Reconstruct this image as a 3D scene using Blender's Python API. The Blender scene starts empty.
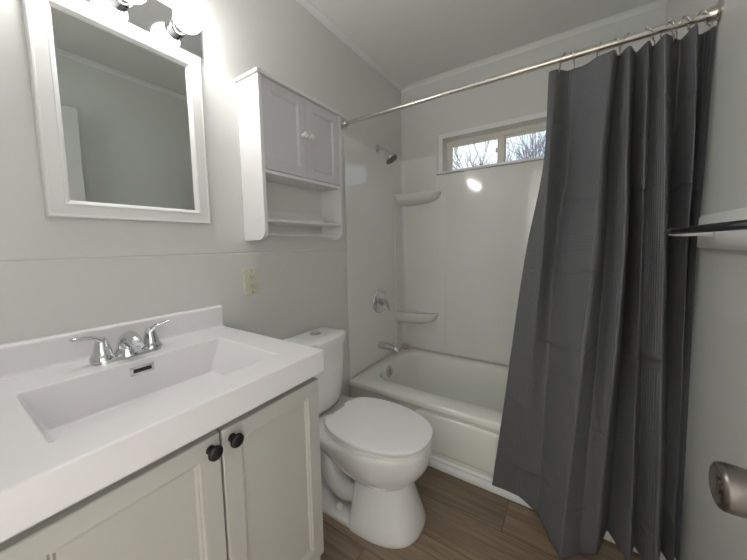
import bpy, bmesh, math, random
from mathutils import Vector, Matrix, noise

PI = math.pi
sc = bpy.context.scene
COL = sc.collection

# ------------------------------------------------------------------ camera
cam_data = bpy.data.cameras.new('camera')
cam = bpy.data.objects.new('camera', cam_data)
COL.objects.link(cam)
Fv = Vector((-0.54331, 0.83512, -0.08597)); Rv = Vector((0.83890, 0.54402, -0.01706)); Uv = Vector((-0.03252, 0.08139, 0.99615))
M = Matrix.Identity(4)
for i in range(3):
    M[i][0] = Rv[i]; M[i][1] = Uv[i]; M[i][2] = -Fv[i]
M.translation = Vector((1.1497, -2.1702, 1.2024))
cam.matrix_world = M
cam_data.sensor_width = 36
cam_data.lens = 297.68 * 36 / 747
cam_data.shift_x = -0.0034
cam_data.shift_y = -0.0138
cam_data.clip_start = 0.01
sc.camera = cam

# ------------------------------------------------------------------ world, exposure
sc.view_settings.view_transform = 'Standard'
sc.view_settings.look = 'None'
sc.view_settings.gamma = 1
sc.view_settings.use_curve_mapping = False
sc.view_settings.exposure = 0.34
sc.cycles.use_denoising = True
sc.cycles.max_bounces = 12
sc.cycles.diffuse_bounces = 8
sc.cycles.sample_clamp_indirect = 6

BULB = 40.0
HALL_FILL = 98.0  # strength of the added fill light behind the doorway
SKY = 1.15

world = bpy.data.worlds.new('overcast_sky')
sc.world = world
world.use_nodes = True
wn = world.node_tree.nodes; wl = world.node_tree.links
bg = wn['Background']
tc = wn.new('ShaderNodeTexCoord'); wz = wn.new('ShaderNodeTexNoise'); wr = wn.new('ShaderNodeValToRGB')
wz.inputs['Scale'].default_value = 2.5; wz.inputs['Detail'].default_value = 4
wr.color_ramp.elements[0].position = 0.35; wr.color_ramp.elements[0].color = (0.60, 0.76, 0.95, 1)
wr.color_ramp.elements[1].position = 0.62; wr.color_ramp.elements[1].color = (0.86, 0.92, 0.98, 1)
wl.new(tc.outputs['Generated'], wz.inputs['Vector']); wl.new(wz.outputs['Fac'], wr.inputs['Fac'])
wl.new(wr.outputs['Color'], bg.inputs['Color']); bg.inputs['Strength'].default_value = SKY

# ------------------------------------------------------------------ materials
def mat(name, color, rough=0.5, metal=0.0, bump=None, coat=0.0, spec=0.5, var=None):
    """bump = (scale, strength, distance); var = (scale, amount)"""
    m = bpy.data.materials.new(name); m.use_nodes = True
    n = m.node_tree.nodes; l = m.node_tree.links; b = n['Principled BSDF']
    b.inputs['Base Color'].default_value = (*color, 1)
    b.inputs['Roughness'].default_value = rough
    b.inputs['Metallic'].default_value = metal
    b.inputs['Coat Weight'].default_value = coat
    b.inputs['Coat Roughness'].default_value = 0.05
    b.inputs['Specular IOR Level'].default_value = spec
    t = n.new('ShaderNodeTexCoord')
    if var:
        z = n.new('ShaderNodeTexNoise'); z.inputs['Scale'].default_value = var[0]; z.inputs['Detail'].default_value = 5
        l.new(t.outputs['Object'], z.inputs['Vector'])
        mx = n.new('ShaderNodeMix'); mx.data_type = 'RGBA'
        mx.inputs[6].default_value = (*[c * (1 - var[1]) for c in color], 1)
        mx.inputs[7].default_value = (*[min(1, c * (1 + var[1])) for c in color], 1)
        l.new(z.outputs['Fac'], mx.inputs[0]); l.new(mx.outputs[2], b.inputs['Base Color'])
    if bump:
        z = n.new('ShaderNodeTexNoise'); z.inputs['Scale'].default_value = bump[0]; z.inputs['Detail'].default_value = 3
        l.new(t.outputs['Object'], z.inputs['Vector'])
        bp = n.new('ShaderNodeBump'); bp.inputs['Strength'].default_value = bump[1]; bp.inputs['Distance'].default_value = bump[2]
        l.new(z.outputs['Fac'], bp.inputs['Height']); l.new(bp.outputs['Normal'], b.inputs['Normal'])
    return m

M_wall = mat('wall_paint', (0.66, 0.668, 0.652), 0.38, bump=(90, 0.12, 0.002), var=(1.5, 0.02))
M_ceil = mat('ceiling_paint', (0.76, 0.765, 0.76), 0.7, bump=(120, 0.1, 0.002))
M_doorpaint = mat('door_paint', (0.58, 0.585, 0.575), 0.4, bump=(60, 0.05, 0.001))
M_trim = mat('trim_paint', (0.80, 0.81, 0.805), 0.35, bump=(60, 0.05, 0.001))
M_surround = mat('acrylic_surround', (0.79, 0.795, 0.77), 0.10, bump=(3.0, 0.05, 0.01), coat=0.3)
M_tub = mat('tub_enamel', (0.82, 0.83, 0.78), 0.14, bump=(4, 0.03, 0.005), coat=0.3, var=(3, 0.02))
M_porcelain = mat('porcelain', (0.84, 0.84, 0.84), 0.10, bump=(5, 0.02, 0.004), coat=0.4)
M_seat = mat('seat_plastic', (0.87, 0.87, 0.875), 0.16, bump=(8, 0.02, 0.002))
M_marble = mat('cultured_marble', (0.80, 0.78, 0.805), 0.22, bump=(20, 0.02, 0.001), coat=0.2, var=(2, 0.01))
M_cab = mat('cabinet_paint', (0.50, 0.495, 0.465), 0.42, bump=(60, 0.04, 0.001), var=(3, 0.02))
M_cabdark = mat('cabinet_inside', (0.25, 0.24, 0.22), 0.7, var=(5, 0.05))
M_chrome = mat('chrome', (0.70, 0.71, 0.73), 0.07, 1.0, bump=(10, 0.02, 0.001))
M_nickel = mat('brushed_nickel', (0.68, 0.65, 0.60), 0.26, 1.0, bump=(150, 0.08, 0.0005))
M_darknickel = mat('aged_nickel', (0.22, 0.20, 0.18), 0.3, 1.0, bump=(80, 0.1, 0.0005), var=(30, 0.3))
M_knob = mat('tarnished_nickel', (0.22, 0.205, 0.19), 0.33, 1.0, bump=(60, 0.08, 0.0005), var=(25, 0.15))
M_black = mat('black_knob', (0.012, 0.012, 0.013), 0.35, bump=(40, 0.05, 0.001))
M_dark = mat('dark_slot', (0.02, 0.02, 0.02), 0.6, var=(20, 0.1))
M_white_wood = mat('white_laminate', (0.73, 0.73, 0.73), 0.4, bump=(60, 0.04, 0.001))
M_ivory = mat('ivory_plastic', (0.62, 0.595, 0.49), 0.35, bump=(50, 0.03, 0.0005))
M_mirrorframe = mat('mirror_frame_white', (0.70, 0.705, 0.70), 0.38, bump=(60, 0.04, 0.001))
M_vinyl = mat('window_vinyl', (0.80, 0.77, 0.70), 0.45, var=(6, 0.06))
M_soap = mat('tan_soap', (0.58, 0.46, 0.34), 0.6, bump=(60, 0.4, 0.003), var=(60, 0.4))
M_bark = mat('bark', (0.30, 0.24, 0.25), 0.9, bump=(20, 0.5, 0.02), var=(8, 0.2))
M_ground = mat('winter_lawn', (0.20, 0.19, 0.10), 0.95, var=(2, 0.3))
M_porcbolt = mat('bolt_cap_plastic', (0.80, 0.79, 0.76), 0.3, var=(5, 0.01))
M_caulk = mat('caulk', (0.74, 0.73, 0.69), 0.5, var=(8, 0.03))

def mirror_mat():
    m = bpy.data.materials.new('mirror_glass'); m.use_nodes = True
    b = m.node_tree.nodes['Principled BSDF']
    b.inputs['Base Color'].default_value = (0.60, 0.63, 0.61, 1); b.inputs['Metallic'].default_value = 1; b.inputs['Roughness'].default_value = 0.01
    return m
M_mirror = mirror_mat()

def glass_mat():
    m = bpy.data.materials.new('window_glass'); m.use_nodes = True
    n = m.node_tree.nodes; l = m.node_tree.links
    n.remove(n['Principled BSDF'])
    o = n['Material Output']; t = n.new('ShaderNodeBsdfTransparent'); g = n.new('ShaderNodeBsdfGlossy'); f = n.new('ShaderNodeFresnel'); x = n.new('ShaderNodeMixShader')
    t.inputs[0].default_value = (0.96, 0.98, 0.98, 1); g.inputs['Roughness'].default_value = 0.02; f.inputs['IOR'].default_value = 1.45
    l.new(f.outputs[0], x.inputs[0]); l.new(t.outputs[0], x.inputs[1]); l.new(g.outputs[0], x.inputs[2]); l.new(x.outputs[0], o.inputs[0])
    return m
M_glass = glass_mat()

def emit_mat(name, col, s):
    m = bpy.data.materials.new(name); m.use_nodes = True
    b = m.node_tree.nodes['Principled BSDF']
    b.inputs['Base Color'].default_value = (0.9, 0.9, 0.88, 1); b.inputs['Roughness'].default_value = 0.2
    b.inputs['Emission Color'].default_value = (*col, 1); b.inputs['Emission Strength'].default_value = s
    return m
M_bulb = emit_mat('lit_frosted_globe', (1.0, 0.98, 0.94), BULB)
M_fill_lamp = emit_mat('fill_lamp_diffuser', (1.0, 0.95, 0.88), 3.0)  # glowing shade of the added, unseen fill lamp

def floor_mat():
    m = bpy.data.materials.new('vinyl_plank'); m.use_nodes = True
    n = m.node_tree.nodes; l = m.node_tree.links; b = n['Principled BSDF']
    t = n.new('ShaderNodeTexCoord')
    br = n.new('ShaderNodeTexBrick'); br.offset = 0.37; br.offset_frequency = 2
    br.inputs['Scale'].default_value = 1.0
    br.inputs['Brick Width'].default_value = 1.2; br.inputs['Row Height'].default_value = 0.178
    br.inputs['Mortar Size'].default_value = 0.0012; br.inputs['Mortar Smooth'].default_value = 0.2
    br.inputs['Color1'].default_value = (0.9, 0.9, 0.9, 1); br.inputs['Color2'].default_value = (0.2, 0.2, 0.2, 1); br.inputs['Mortar'].default_value = (0.5, 0.5, 0.5, 1)
    mp0 = n.new('ShaderNodeMapping'); mp0.inputs['Location'].default_value = (0.25, 0.05, 0)
    l.new(t.outputs['Object'], mp0.inputs['Vector']); l.new(mp0.outputs[0], br.inputs['Vector'])
    mp = n.new('ShaderNodeMapping'); mp.inputs['Scale'].default_value = (1.6, 22, 1)
    l.new(t.outputs['Object'], mp.inputs['Vector'])
    # every plank gets its own stretch of grain
    add = n.new('ShaderNodeVectorMath'); add.operation = 'ADD'
    sc_ = n.new('ShaderNodeVectorMath'); sc_.operation = 'SCALE'; sc_.inputs['Scale'].default_value = 7.0
    l.new(br.outputs['Color'], sc_.inputs[0]); l.new(mp.outputs[0], add.inputs[0]); l.new(sc_.outputs[0], add.inputs[1])
    z = n.new('ShaderNodeTexNoise'); z.inputs['Scale'].default_value = 1.6; z.inputs['Detail'].default_value = 8; z.inputs['Roughness'].default_value = 0.62; z.inputs['Distortion'].default_value = 0.6
    l.new(add.outputs[0], z.inputs['Vector'])
    cr = n.new('ShaderNodeValToRGB')
    cr.color_ramp.elements[0].position = 0.30; cr.color_ramp.elements[0].color = (0.150, 0.108, 0.072, 1)
    cr.color_ramp.elements[1].position = 0.72; cr.color_ramp.elements[1].color = (0.350, 0.262, 0.182, 1)
    l.new(z.outputs['Fac'], cr.inputs['Fac'])
    # plank tone
    tone = n.new('ShaderNodeMapRange'); tone.inputs['To Min'].default_value = 0.80; tone.inputs['To Max'].default_value = 1.15
    l.new(br.outputs['Color'], tone.inputs['Value'])
    mul = n.new('ShaderNodeVectorMath'); mul.operation = 'SCALE'
    l.new(cr.outputs['Color'], mul.inputs[0]); l.new(tone.outputs[0], mul.inputs['Scale'])
    # knots
    mpk = n.new('ShaderNodeMapping'); mpk.inputs['Scale'].default_value = (2.2, 5.0, 1)
    l.new(t.outputs['Object'], mpk.inputs['Vector'])
    vo = n.new('ShaderNodeTexVoronoi'); vo.inputs['Scale'].default_value = 1.3; l.new(mpk.outputs[0], vo.inputs['Vector'])
    kr = n.new('ShaderNodeValToRGB'); kr.color_ramp.elements[0].position = 0.015; kr.color_ramp.elements[0].color = (0.35, 0.3, 0.28, 1)
    kr.color_ramp.elements[1].position = 0.09; kr.color_ramp.elements[1].color = (1, 1, 1, 1)
    l.new(vo.outputs['Distance'], kr.inputs['Fac'])
    mk = n.new('ShaderNodeMix'); mk.data_type = 'RGBA'; mk.blend_type = 'MULTIPLY'; mk.inputs[0].default_value = 1
    l.new(mul.outputs[0], mk.inputs[6]); l.new(kr.outputs['Color'], mk.inputs[7])
    seam = n.new('ShaderNodeMix'); seam.data_type = 'RGBA'
    l.new(br.outputs['Fac'], seam.inputs[0]); l.new(mk.outputs[2], seam.inputs[6]); seam.inputs[7].default_value = (0.06, 0.04, 0.027, 1)
    l.new(seam.outputs[2], b.inputs['Base Color'])
    b.inputs['Roughness'].default_value = 0.42
    bp = n.new('ShaderNodeBump'); bp.inputs['Strength'].default_value = 0.15; bp.inputs['Distance'].default_value = 0.002
    l.new(z.outputs['Fac'], bp.inputs['Height']); l.new(bp.outputs['Normal'], b.inputs['Normal'])
    return m
M_floor = floor_mat()

def curtain_mat():
    m = bpy.data.materials.new('grey_waffle_fabric'); m.use_nodes = True
    n = m.node_tree.nodes; l = m.node_tree.links; b = n['Principled BSDF']
    b.inputs['Roughness'].default_value = 0.62
    b.inputs['Sheen Weight'].default_value = 0.06; b.inputs['Sheen Roughness'].default_value = 0.4
    uv = n.new('ShaderNodeUVMap'); uv.uv_map = 'UVMap'
    sp = n.new('ShaderNodeSeparateXYZ'); l.new(uv.outputs[0], sp.inputs[0])
    def math_(op, a, bb=None):
        q = n.new('ShaderNodeMath'); q.operation = op
        for k, v in enumerate((a, bb)):
            if v is None: continue
            if isinstance(v, (int, float)): q.inputs[k].default_value = v
            else: l.new(v, q.inputs[k])
        return q.outputs[0]
    ru = math_('SINE', math_('MULTIPLY', sp.outputs[0], 2 * PI / 0.0085))
    rv = math_('SINE', math_('MULTIPLY', sp.outputs[1], 2 * PI / 0.0050))
    weave = math_('ADD', ru, math_('MULTIPLY', rv, 0.5))
    z = n.new('ShaderNodeTexNoise'); z.inputs['Scale'].default_value = 3.2; z.inputs['Detail'].default_value = 2
    l.new(uv.outputs[0], z.inputs['Vector'])
    vv = math_('ADD', sp.outputs[1], math_('MULTIPLY', z.outputs['Fac'], 0.16))
    cre = math_('PINGPONG', vv, 0.145)
    ridge = math_('POWER', math_('SUBTRACT', 1.0, math_('MULTIPLY', cre, 6.5)), 14)
    z2 = n.new('ShaderNodeTexNoise'); z2.inputs['Scale'].default_value = 5; z2.inputs['Detail'].default_value = 1
    l.new(uv.outputs[0], z2.inputs['Vector'])
    msk = math_('MULTIPLY', math_('MAXIMUM', math_('SUBTRACT', z2.outputs['Fac'], 0.46), 0.0), 7)
    ridge2 = math_('MULTIPLY', ridge, msk)
    z3 = n.new('ShaderNodeTexNoise'); z3.inputs['Scale'].default_value = 14; z3.inputs['Detail'].default_value = 3
    l.new(uv.outputs[0], z3.inputs['Vector'])
    h = math_('ADD', math_('MULTIPLY', weave, 0.0006), math_('ADD', math_('MULTIPLY', ridge2, 0.010), math_('MULTIPLY', z3.outputs['Fac'], 0.005)))
    bp = n.new('ShaderNodeBump'); bp.inputs['Strength'].default_value = 0.8; bp.inputs['Distance'].default_value = 1.0
    l.new(h, bp.inputs['Height']); l.new(bp.outputs['Normal'], b.inputs['Normal'])
    mr = n.new('ShaderNodeMapRange'); mr.inputs['From Min'].default_value = -1.5; mr.inputs['From Max'].default_value = 1.5
    l.new(weave, mr.inputs['Value'])
    mx = n.new('ShaderNodeMix'); mx.data_type = 'RGBA'
    mx.inputs[6].default_value = (0.088, 0.090, 0.098, 1); mx.inputs[7].default_value = (0.130, 0.132, 0.143, 1)
    l.new(mr.outputs[0], mx.inputs[0]); l.new(mx.outputs[2], b.inputs['Base Color'])
    return m
M_curtain = curtain_mat()

def bead_mat(name, color, axis):
    """painted panel with fine vertical beadboard grooves"""
    m = mat(name, color, 0.42); n = m.node_tree.nodes; l = m.node_tree.links; b = n['Principled BSDF']
    t = n.new('ShaderNodeTexCoord'); s = n.new('ShaderNodeSeparateXYZ'); l.new(t.outputs['Object'], s.inputs[0])
    a = n.new('ShaderNodeMath'); a.operation = 'MULTIPLY'; a.inputs[1].default_value = 2 * PI / 0.006; l.new(s.outputs[axis], a.inputs[0])
    c = n.new('ShaderNodeMath'); c.operation = 'SINE'; l.new(a.outputs[0], c.inputs[0])
    bp = n.new('ShaderNodeBump'); bp.inputs['Strength'].default_value = 0.35; bp.inputs['Distance'].default_value = 0.0008
    l.new(c.outputs[0], bp.inputs['Height']); l.new(bp.outputs['Normal'], b.inputs['Normal'])
    return m
M_door_lav = mat('cabinet_door_paint', (0.60, 0.585, 0.62), 0.42, bump=(60, 0.04, 0.001))
M_door_bead = bead_mat('cabinet_door_panel', (0.60, 0.585, 0.62), 1)

# ------------------------------------------------------------------ mesh helpers
def BM(): return bmesh.new()

def finish(name, bm, m, parent=None, smooth=30):
    bmesh.ops.recalc_face_normals(bm, faces=bm.faces)
    me = bpy.data.meshes.new(name)
    if parent is not None:
        w = Vector((0, 0, 0)); q = parent
        while q is not None:
            w += q.location; q = q.parent
        bmesh.ops.translate(bm, verts=bm.verts, vec=-w)
    else:
        # origin at the base centre of the mesh
        lo = Vector([min(v.co[k] for v in bm.verts) for k in range(3)]); hi = Vector([max(v.co[k] for v in bm.verts) for k in range(3)])
        w = Vector(((lo.x + hi.x) / 2, (lo.y + hi.y) / 2, lo.z))
        if name in ('floor',): w = Vector((0, 0, 0))
        bmesh.ops.translate(bm, verts=bm.verts, vec=-w)
    bm.to_mesh(me); bm.free()
    if m is not None: me.materials.append(m)
    if smooth:
        me.polygons.foreach_set('use_smooth', [True] * len(me.polygons))
        try: me.set_sharp_from_angle(angle=math.radians(50 if smooth == 30 else smooth))
        except Exception: pass
    o = bpy.data.objects.new(name, me); COL.objects.link(o)
    if smooth == 30:
        wm = o.modifiers.new('weighted_normals', 'WEIGHTED_NORMAL'); wm.keep_sharp = True; wm.weight = 80
    if parent is not None: o.parent = parent
    else: o.location = w
    return o

def tag(o, label=None, cat=None, group=None, kind=None):
    if label: o['label'] = label
    if cat: o['category'] = cat
    if group: o['group'] = group
    if kind: o['kind'] = kind
    return o

def thing(name, loc, label, cat, group=None):
    o = bpy.data.objects.new(name, None); COL.objects.link(o); o.location = loc
    o.empty_display_size = 0.05
    return tag(o, label, cat, group)

def struct(name, bm, m, parent=None, smooth=30):
    o = finish(name, bm, m, parent, smooth)
    if parent is None: o['kind'] = 'structure'
    return o

def box(bm, x0, x1, y0, y1, z0, z1, bev=0.0, seg=2):
    vs = [bm.verts.new((x, y, z)) for x in (x0, x1) for y in (y0, y1) for z in (z0, z1)]
    f = [(0, 1, 3, 2), (4, 6, 7, 5), (0, 4, 5, 1), (2, 3, 7, 6), (0, 2, 6, 4), (1, 5, 7, 3)]
    fs = [bm.faces.new([vs[i] for i in q]) for q in f]
    if bev > 0:
        es = list({e for q in fs for e in q.edges})
        bmesh.ops.bevel(bm, geom=es, offset=bev, segments=seg, profile=0.5, affect='EDGES')
    return bm

def loft(bm, loops, cap0=True, cap1=True, closed=True):
    rows = [[bm.verts.new(p) for p in L] for L in loops]
    n = len(rows[0])
    for a, b in zip(rows, rows[1:]):
        for i in range(n if closed else n - 1):
            j = (i + 1) % n
            bm.faces.new((a[i], a[j], b[j], b[i]))
    if cap0: bm.faces.new(rows[0][::-1])
    if cap1: bm.faces.new(rows[-1])
    return rows

def rrect(x0, x1, y0, y1, r, z, n=8, plane='xy'):
    pts = []
    for cx, cy, a0 in ((x1 - r, y1 - r, 0), (x0 + r, y1 - r, PI / 2), (x0 + r, y0 + r, PI), (x1 - r, y0 + r, 1.5 * PI)):
        for k in range(n + 1):
            a = a0 + (PI / 2) * k / n
            pts.append((cx + r * math.cos(a), cy + r * math.sin(a)))
    if plane == 'xy': return [(a, b, z) for a, b in pts]
    if plane == 'yz': return [(z, a, b) for a, b in pts]
    return [(a, z, b) for a, b in pts]

def frame_of(d):
    d = Vector(d).normalized(); up = Vector((0, 0, 1)) if abs(d.z) < 0.9 else Vector((1, 0, 0))
    a = d.cross(up).normalized(); b = a.cross(d).normalized()
    return d, a, b

def tube(bm, pts, rad, n=14, caps=True, flat=1.0):
    """swept tube, parallel-transported; rad number or list; flat squashes the second axis"""
    P = [Vector(p) for p in pts]
    if isinstance(rad, (int, float)): rad = [rad] * len(P)
    loops = []; prev = None
    for i, p in enumerate(P):
        t = (P[min(i + 1, len(P) - 1)] - P[max(i - 1, 0)]).normalized()
        if prev is None: _, a, b = frame_of(t)
        else:
            a = prev - t * prev.dot(t); a.normalize(); b = a.cross(t).normalized()
        prev = a
        loops.append([p + a * rad[i] * math.cos(2 * PI * k / n) + b * rad[i] * flat * math.sin(2 * PI * k / n) for k in range(n)])
    loft(bm, loops, caps, caps)

def lathe(bm, origin, axis, prof, n=28, caps=True):
    """prof = [(distance along axis, radius)]"""
    d, a, b = frame_of(axis); o = Vector(origin)
    loops = [[o + d * h + a * max(r, 1e-4) * math.cos(2 * PI * k / n) + b * max(r, 1e-4) * math.sin(2 * PI * k / n) for k in range(n)] for h, r in prof]
    loft(bm, loops, caps, caps)

def catmull(P, n):
    """resample a control polyline of tuples with n steps per span"""
    P = [Vector(p) for p in P]; out = []
    for i in range(len(P) - 1):
        p0 = P[i - 1] if i else P[0] * 2 - P[1]; p1 = P[i]; p2 = P[i + 1]; p3 = P[i + 2] if i + 2 < len(P) else P[-1] * 2 - P[-2]
        for k in range(n):
            t = k / n
            out.append(0.5 * ((2 * p1) + (p2 - p0) * t + (2 * p0 - 5 * p1 + 4 * p2 - p3) * t * t + (3 * p1 - p0 - 3 * p2 + p3) * t ** 3))
    out.append(P[-1]); return out

def sphere(bm, c, r, sx=1, sy=1, sz=1, u=28, v=18):
    bmesh.ops.create_uvsphere(bm, u_segments=u, v_segments=v, radius=r, matrix=Matrix.Translation(c) @ Matrix.Diagonal((sx, sy, sz, 1)))

# ================================================================== ROOM SHELL
W, H, D = 1.5217, 2.4079, -2.36
b = BM(); box(b, -0.1, W + 0.1, D - 0.12, 0.12, -0.06, 0.0); struct('floor', b, M_floor, smooth=0)
b = BM(); box(b, -0.1, W + 0.1, D - 0.12, 0.12, H, H + 0.08); struct('ceiling', b, M_ceil, smooth=0)
# left wall: the lower sheet of panelling sits 3 mm proud of the upper, with a seam at 1.17 m
b = BM()
loft(b, [[(x, y, z) for x, z in ((-0.1, 0), (0.0, 0), (0.0, 1.1700), (-0.0022, 1.1735), (-0.0022, 1.1765), (0.0, 1.179), (0.0, H), (-0.1, H))] for y in (D - 0.12, 0.0)])
struct('wall_left', b, M_wall, smooth=0)
b = BM(); box(b, W, W + 0.1, D - 0.12, 0.12, 0, H); struct('wall_right', b, M_wall, smooth=0)
# back wall with the window opening
OX0, OX1, OZ0, OZ1 = 0.340, 1.165, 1.722, 1.964
b = BM()
box(b, -0.1, OX0, 0, 0.12, 0, H); box(b, OX1, W, 0, 0.12, 0, H); box(b, OX0, OX1, 0, 0.12, 0, OZ0); box(b, OX0, OX1, 0, 0.12, OZ1, H)
struct('wall_back', b, M_wall, smooth=0)
# front wall with the doorway the camera stands in
DX0, DX1, DZ = 0.66, 1.42, 2.06
b = BM()
box(b, 0, DX0, D - 0.12, D, 0, H); box(b, DX1, W, D - 0.12, D, 0, H); box(b, DX0, DX1, D - 0.12, D, DZ, H)
struct('wall_front', b, M_wall, smooth=0)
# door casing
b = BM()
box(b, DX0 - 0.06, DX0, D, D + 0.014, 0, DZ + 0.06, 0.003); box(b, DX1, DX1 + 0.06, D, D + 0.014, 0, DZ + 0.06, 0.003); box(b, DX0, DX1, D, D + 0.014, DZ, DZ + 0.06, 0.003)
struct('trim_1', b, M_trim)

# hall beyond the doorway (behind the camera), with an unseen lamp added as fill light for the bathroom
HY0, HY1 = D - 1.32, D - 0.12
b = BM(); box(b, -0.4, 2.0, HY0, HY1, -0.06, 0.0); struct('floor_hall', b, M_floor, smooth=0)
b = BM(); box(b, -0.4, 2.0, HY0, HY1, H, H + 0.08); struct('ceiling_hall', b, M_ceil, smooth=0)
b = BM(); box(b, -0.5, 2.1, HY0 - 0.1, HY0, 0, H); struct('wall_hall_front', b, M_wall, smooth=0)
b = BM(); box(b, -0.5, -0.4, HY0, HY1, 0, H); struct('wall_hall_left', b, M_wall, smooth=0)
b = BM(); box(b, 2.0, 2.1, HY0, HY1, 0, H); struct('wall_hall_right', b, M_wall, smooth=0)
lamp = thing('fill_lamp', (0.05, D - 0.62, H), 'unseen round fill lamp added in the hall behind the doorway', 'lamp')
b = BM(); lathe(b, (0.05, D - 0.62, H), (0, 0, -1), [(0, 0.16), (0.02, 0.165), (0.03, 0.15)]); finish('base', b, M_nickel, lamp)
b = BM(); lathe(b, (0.05, D - 0.62, H - 0.03), (0, 0, -1), [(0, 0.15), (0.03, 0.14), (0.06, 0.10), (0.075, 0.04), (0.078, 0.0)]); finish('shade', b, M_fill_lamp, lamp)
ld = bpy.data.lights.new('hall_fill_light', 'AREA'); ld.energy = HALL_FILL; ld.color = (1.0, 0.975, 0.95); ld.shape = 'DISK'; ld.size = 0.3
lo = bpy.data.objects.new('hall_fill_light', ld); COL.objects.link(lo); lo.parent = lamp; lo.location = (0, 0, -0.115)

# ceiling cove trim
def cove(name, p0, p1, nrm):
    """small quarter moulding along p0-p1; nrm points into the room"""
    nx, ny = nrm; bm = BM()
    prof = [(0, 0), (0.0, -0.026), (0.004, -0.026), (0.007, -0.018), (0.013, -0.011), (0.020, -0.006), (0.026, -0.004), (0.026, 0)]
    loft(bm, [[(p[0] + nx * a, p[1] + ny * a, H + z) for a, z in prof] for p in (p0, p1)])
    struct(name, bm, M_ceil, smooth=50)
cove('trim_2', (0, D), (0, 0), (1, 0))
cove('trim_3', (0, 0), (W, 0), (0, -1))
cove('trim_4', (W, D), (W, 0), (-1, 0))
cove('trim_5', (0, D), (W, D), (0, 1))
# baseboards
b = BM(); box(b, 0, 0.012, -1.49, -0.80, 0, 0.08, 0.003); struct('baseboard_left', b, M_trim)
b = BM(); box(b, W - 0.012, W, D + 0.02, -1.10, 0, 0.08, 0.003); struct('baseboard_right', b, M_trim)

# ================================================================== WINDOW
def ring_xz(bm, o, i, y0, y1):
    """rectangular ring in the xz plane: o, i = (x0,x1,z0,z1)"""
    box(bm, o[0], i[0], y0, y1, o[2], o[3]); box(bm, i[1], o[1], y0, y1, o[2], o[3])
    box(bm, i[0], i[1], y0, y1, o[2], i[2]); box(bm, i[0], i[1], y0, y1, i[3], o[3])
b = BM()
# white casing strip round the opening + jamb liner
ring_xz(b, (0.318, 1.187, 1.712, 1.990), (OX0 + 0.006, OX1 - 0.006, OZ0 + 0.004, OZ1 - 0.006), -0.016, 0.0)
ring_xz(b, (OX0, OX1, OZ0, OZ1), (OX0 + 0.006, OX1 - 0.006, OZ0 + 0.004, OZ1 - 0.006), 0.0, 0.118)
win = struct('window_1', b, M_trim, smooth=0)
b = BM(); box(b, 0.300, 1.205, -0.024, 0.0, 1.708, 1.724, 0.003); finish('sill', b, M_trim, win)
b = BM(); ring_xz(b, (OX0 + .006, OX1 - .006, OZ0 + .004, OZ1 - .006), (0.368, 1.137, 1.738, 1.930), 0.075, 0.112)
finish('window_frame', b, M_vinyl, win, 0)
b = BM(); ring_xz(b, (0.368, 0.750, 1.738, 1.930), (0.386, 0.708, 1.747, 1.915), 0.080, 0.096); s1 = finish('sash', b, M_vinyl, win, 0)
b = BM(); box(b, 0.386, 0.708, 0.086, 0.090, 1.747, 1.915); finish('pane', b, M_glass, s1, 0)
b = BM(); ring_xz(b, (0.716, 1.137, 1.738, 1.930), (0.758, 1.119, 1.747, 1.915), 0.097, 0.111); s2 = finish('sash', b, M_vinyl, win, 0)
b = BM(); box(b, 0.758, 1.119, 0.102, 0.106, 1.747, 1.915); finish('pane', b, M_glass, s2, 0)
b = BM(); box(b, 0.697, 0.708, 0.068, 0.080, 1.82, 1.852, 0.002); finish('latch', b, M_vinyl, win)

# outside: lawn and bare trees
b = BM(); box(b, -16, 14, 0.5, 26, -0.5, -0.4); struct('ground', b, M_ground, smooth=0)
def bare_tree(x, y, h, seed, label, lean=0.0):
    rnd = random.Random(seed); bm = BM()
    def branch(p, d, L, r, lev):
        pts = [p]; q = p.copy(); dd = d.copy(); k = 5
        for i in range(k):
            dd = (dd + Vector((rnd.uniform(-.13, .13), rnd.uniform(-.13, .13), rnd.uniform(-.03, .12)))).normalized()
            q = q + dd * L / k; pts.append(q.copy())
        rr = [r * (1 - 0.6 * i / k) for i in range(k + 1)]
        tube(bm, pts, rr, n=6 if lev < 2 else 4, caps=(lev == 0))
        if lev >= 4: return
        nb = (8, 5, 4, 3)[lev]
        for j in range(nb):
            t = rnd.uniform(0.35, 1.0) if lev else rnd.uniform(0.55, 1.0)
            i = min(k, int(t * k)); base = pts[i]
            az = rnd.uniform(0, 2 * PI); spread = rnd.uniform(0.35, 0.75)
            _, a, bb = frame_of(dd)
            nd = (dd + (a * math.cos(az) + bb * math.sin(az)) * spread).normalized()
            branch(base, nd, L * rnd.uniform(0.58, 0.80), max(rr[i] * 0.62, 0.010), lev + 1)
    branch(Vector((x, y, -0.4)), Vector((lean, 0, 1)).normalized(), h * 0.36, h * 0.020, 0)
    tag(finish('bare_tree', bm, M_bark, smooth=0), label, 'tree', 'leafless trees outside the window')
bare_tree(-1.5, 7.6, 6.6, 5, 'leafless tree seen through the left window pane')
bare_tree(-0.75, 12.0, 9.2, 17, 'leafless tree seen through the right window pane beside the curtain', 0.1)
bare_tree(-6.4, 18.5, 10.5, 23, 'farther leafless tree at the left edge of the window view')

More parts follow.
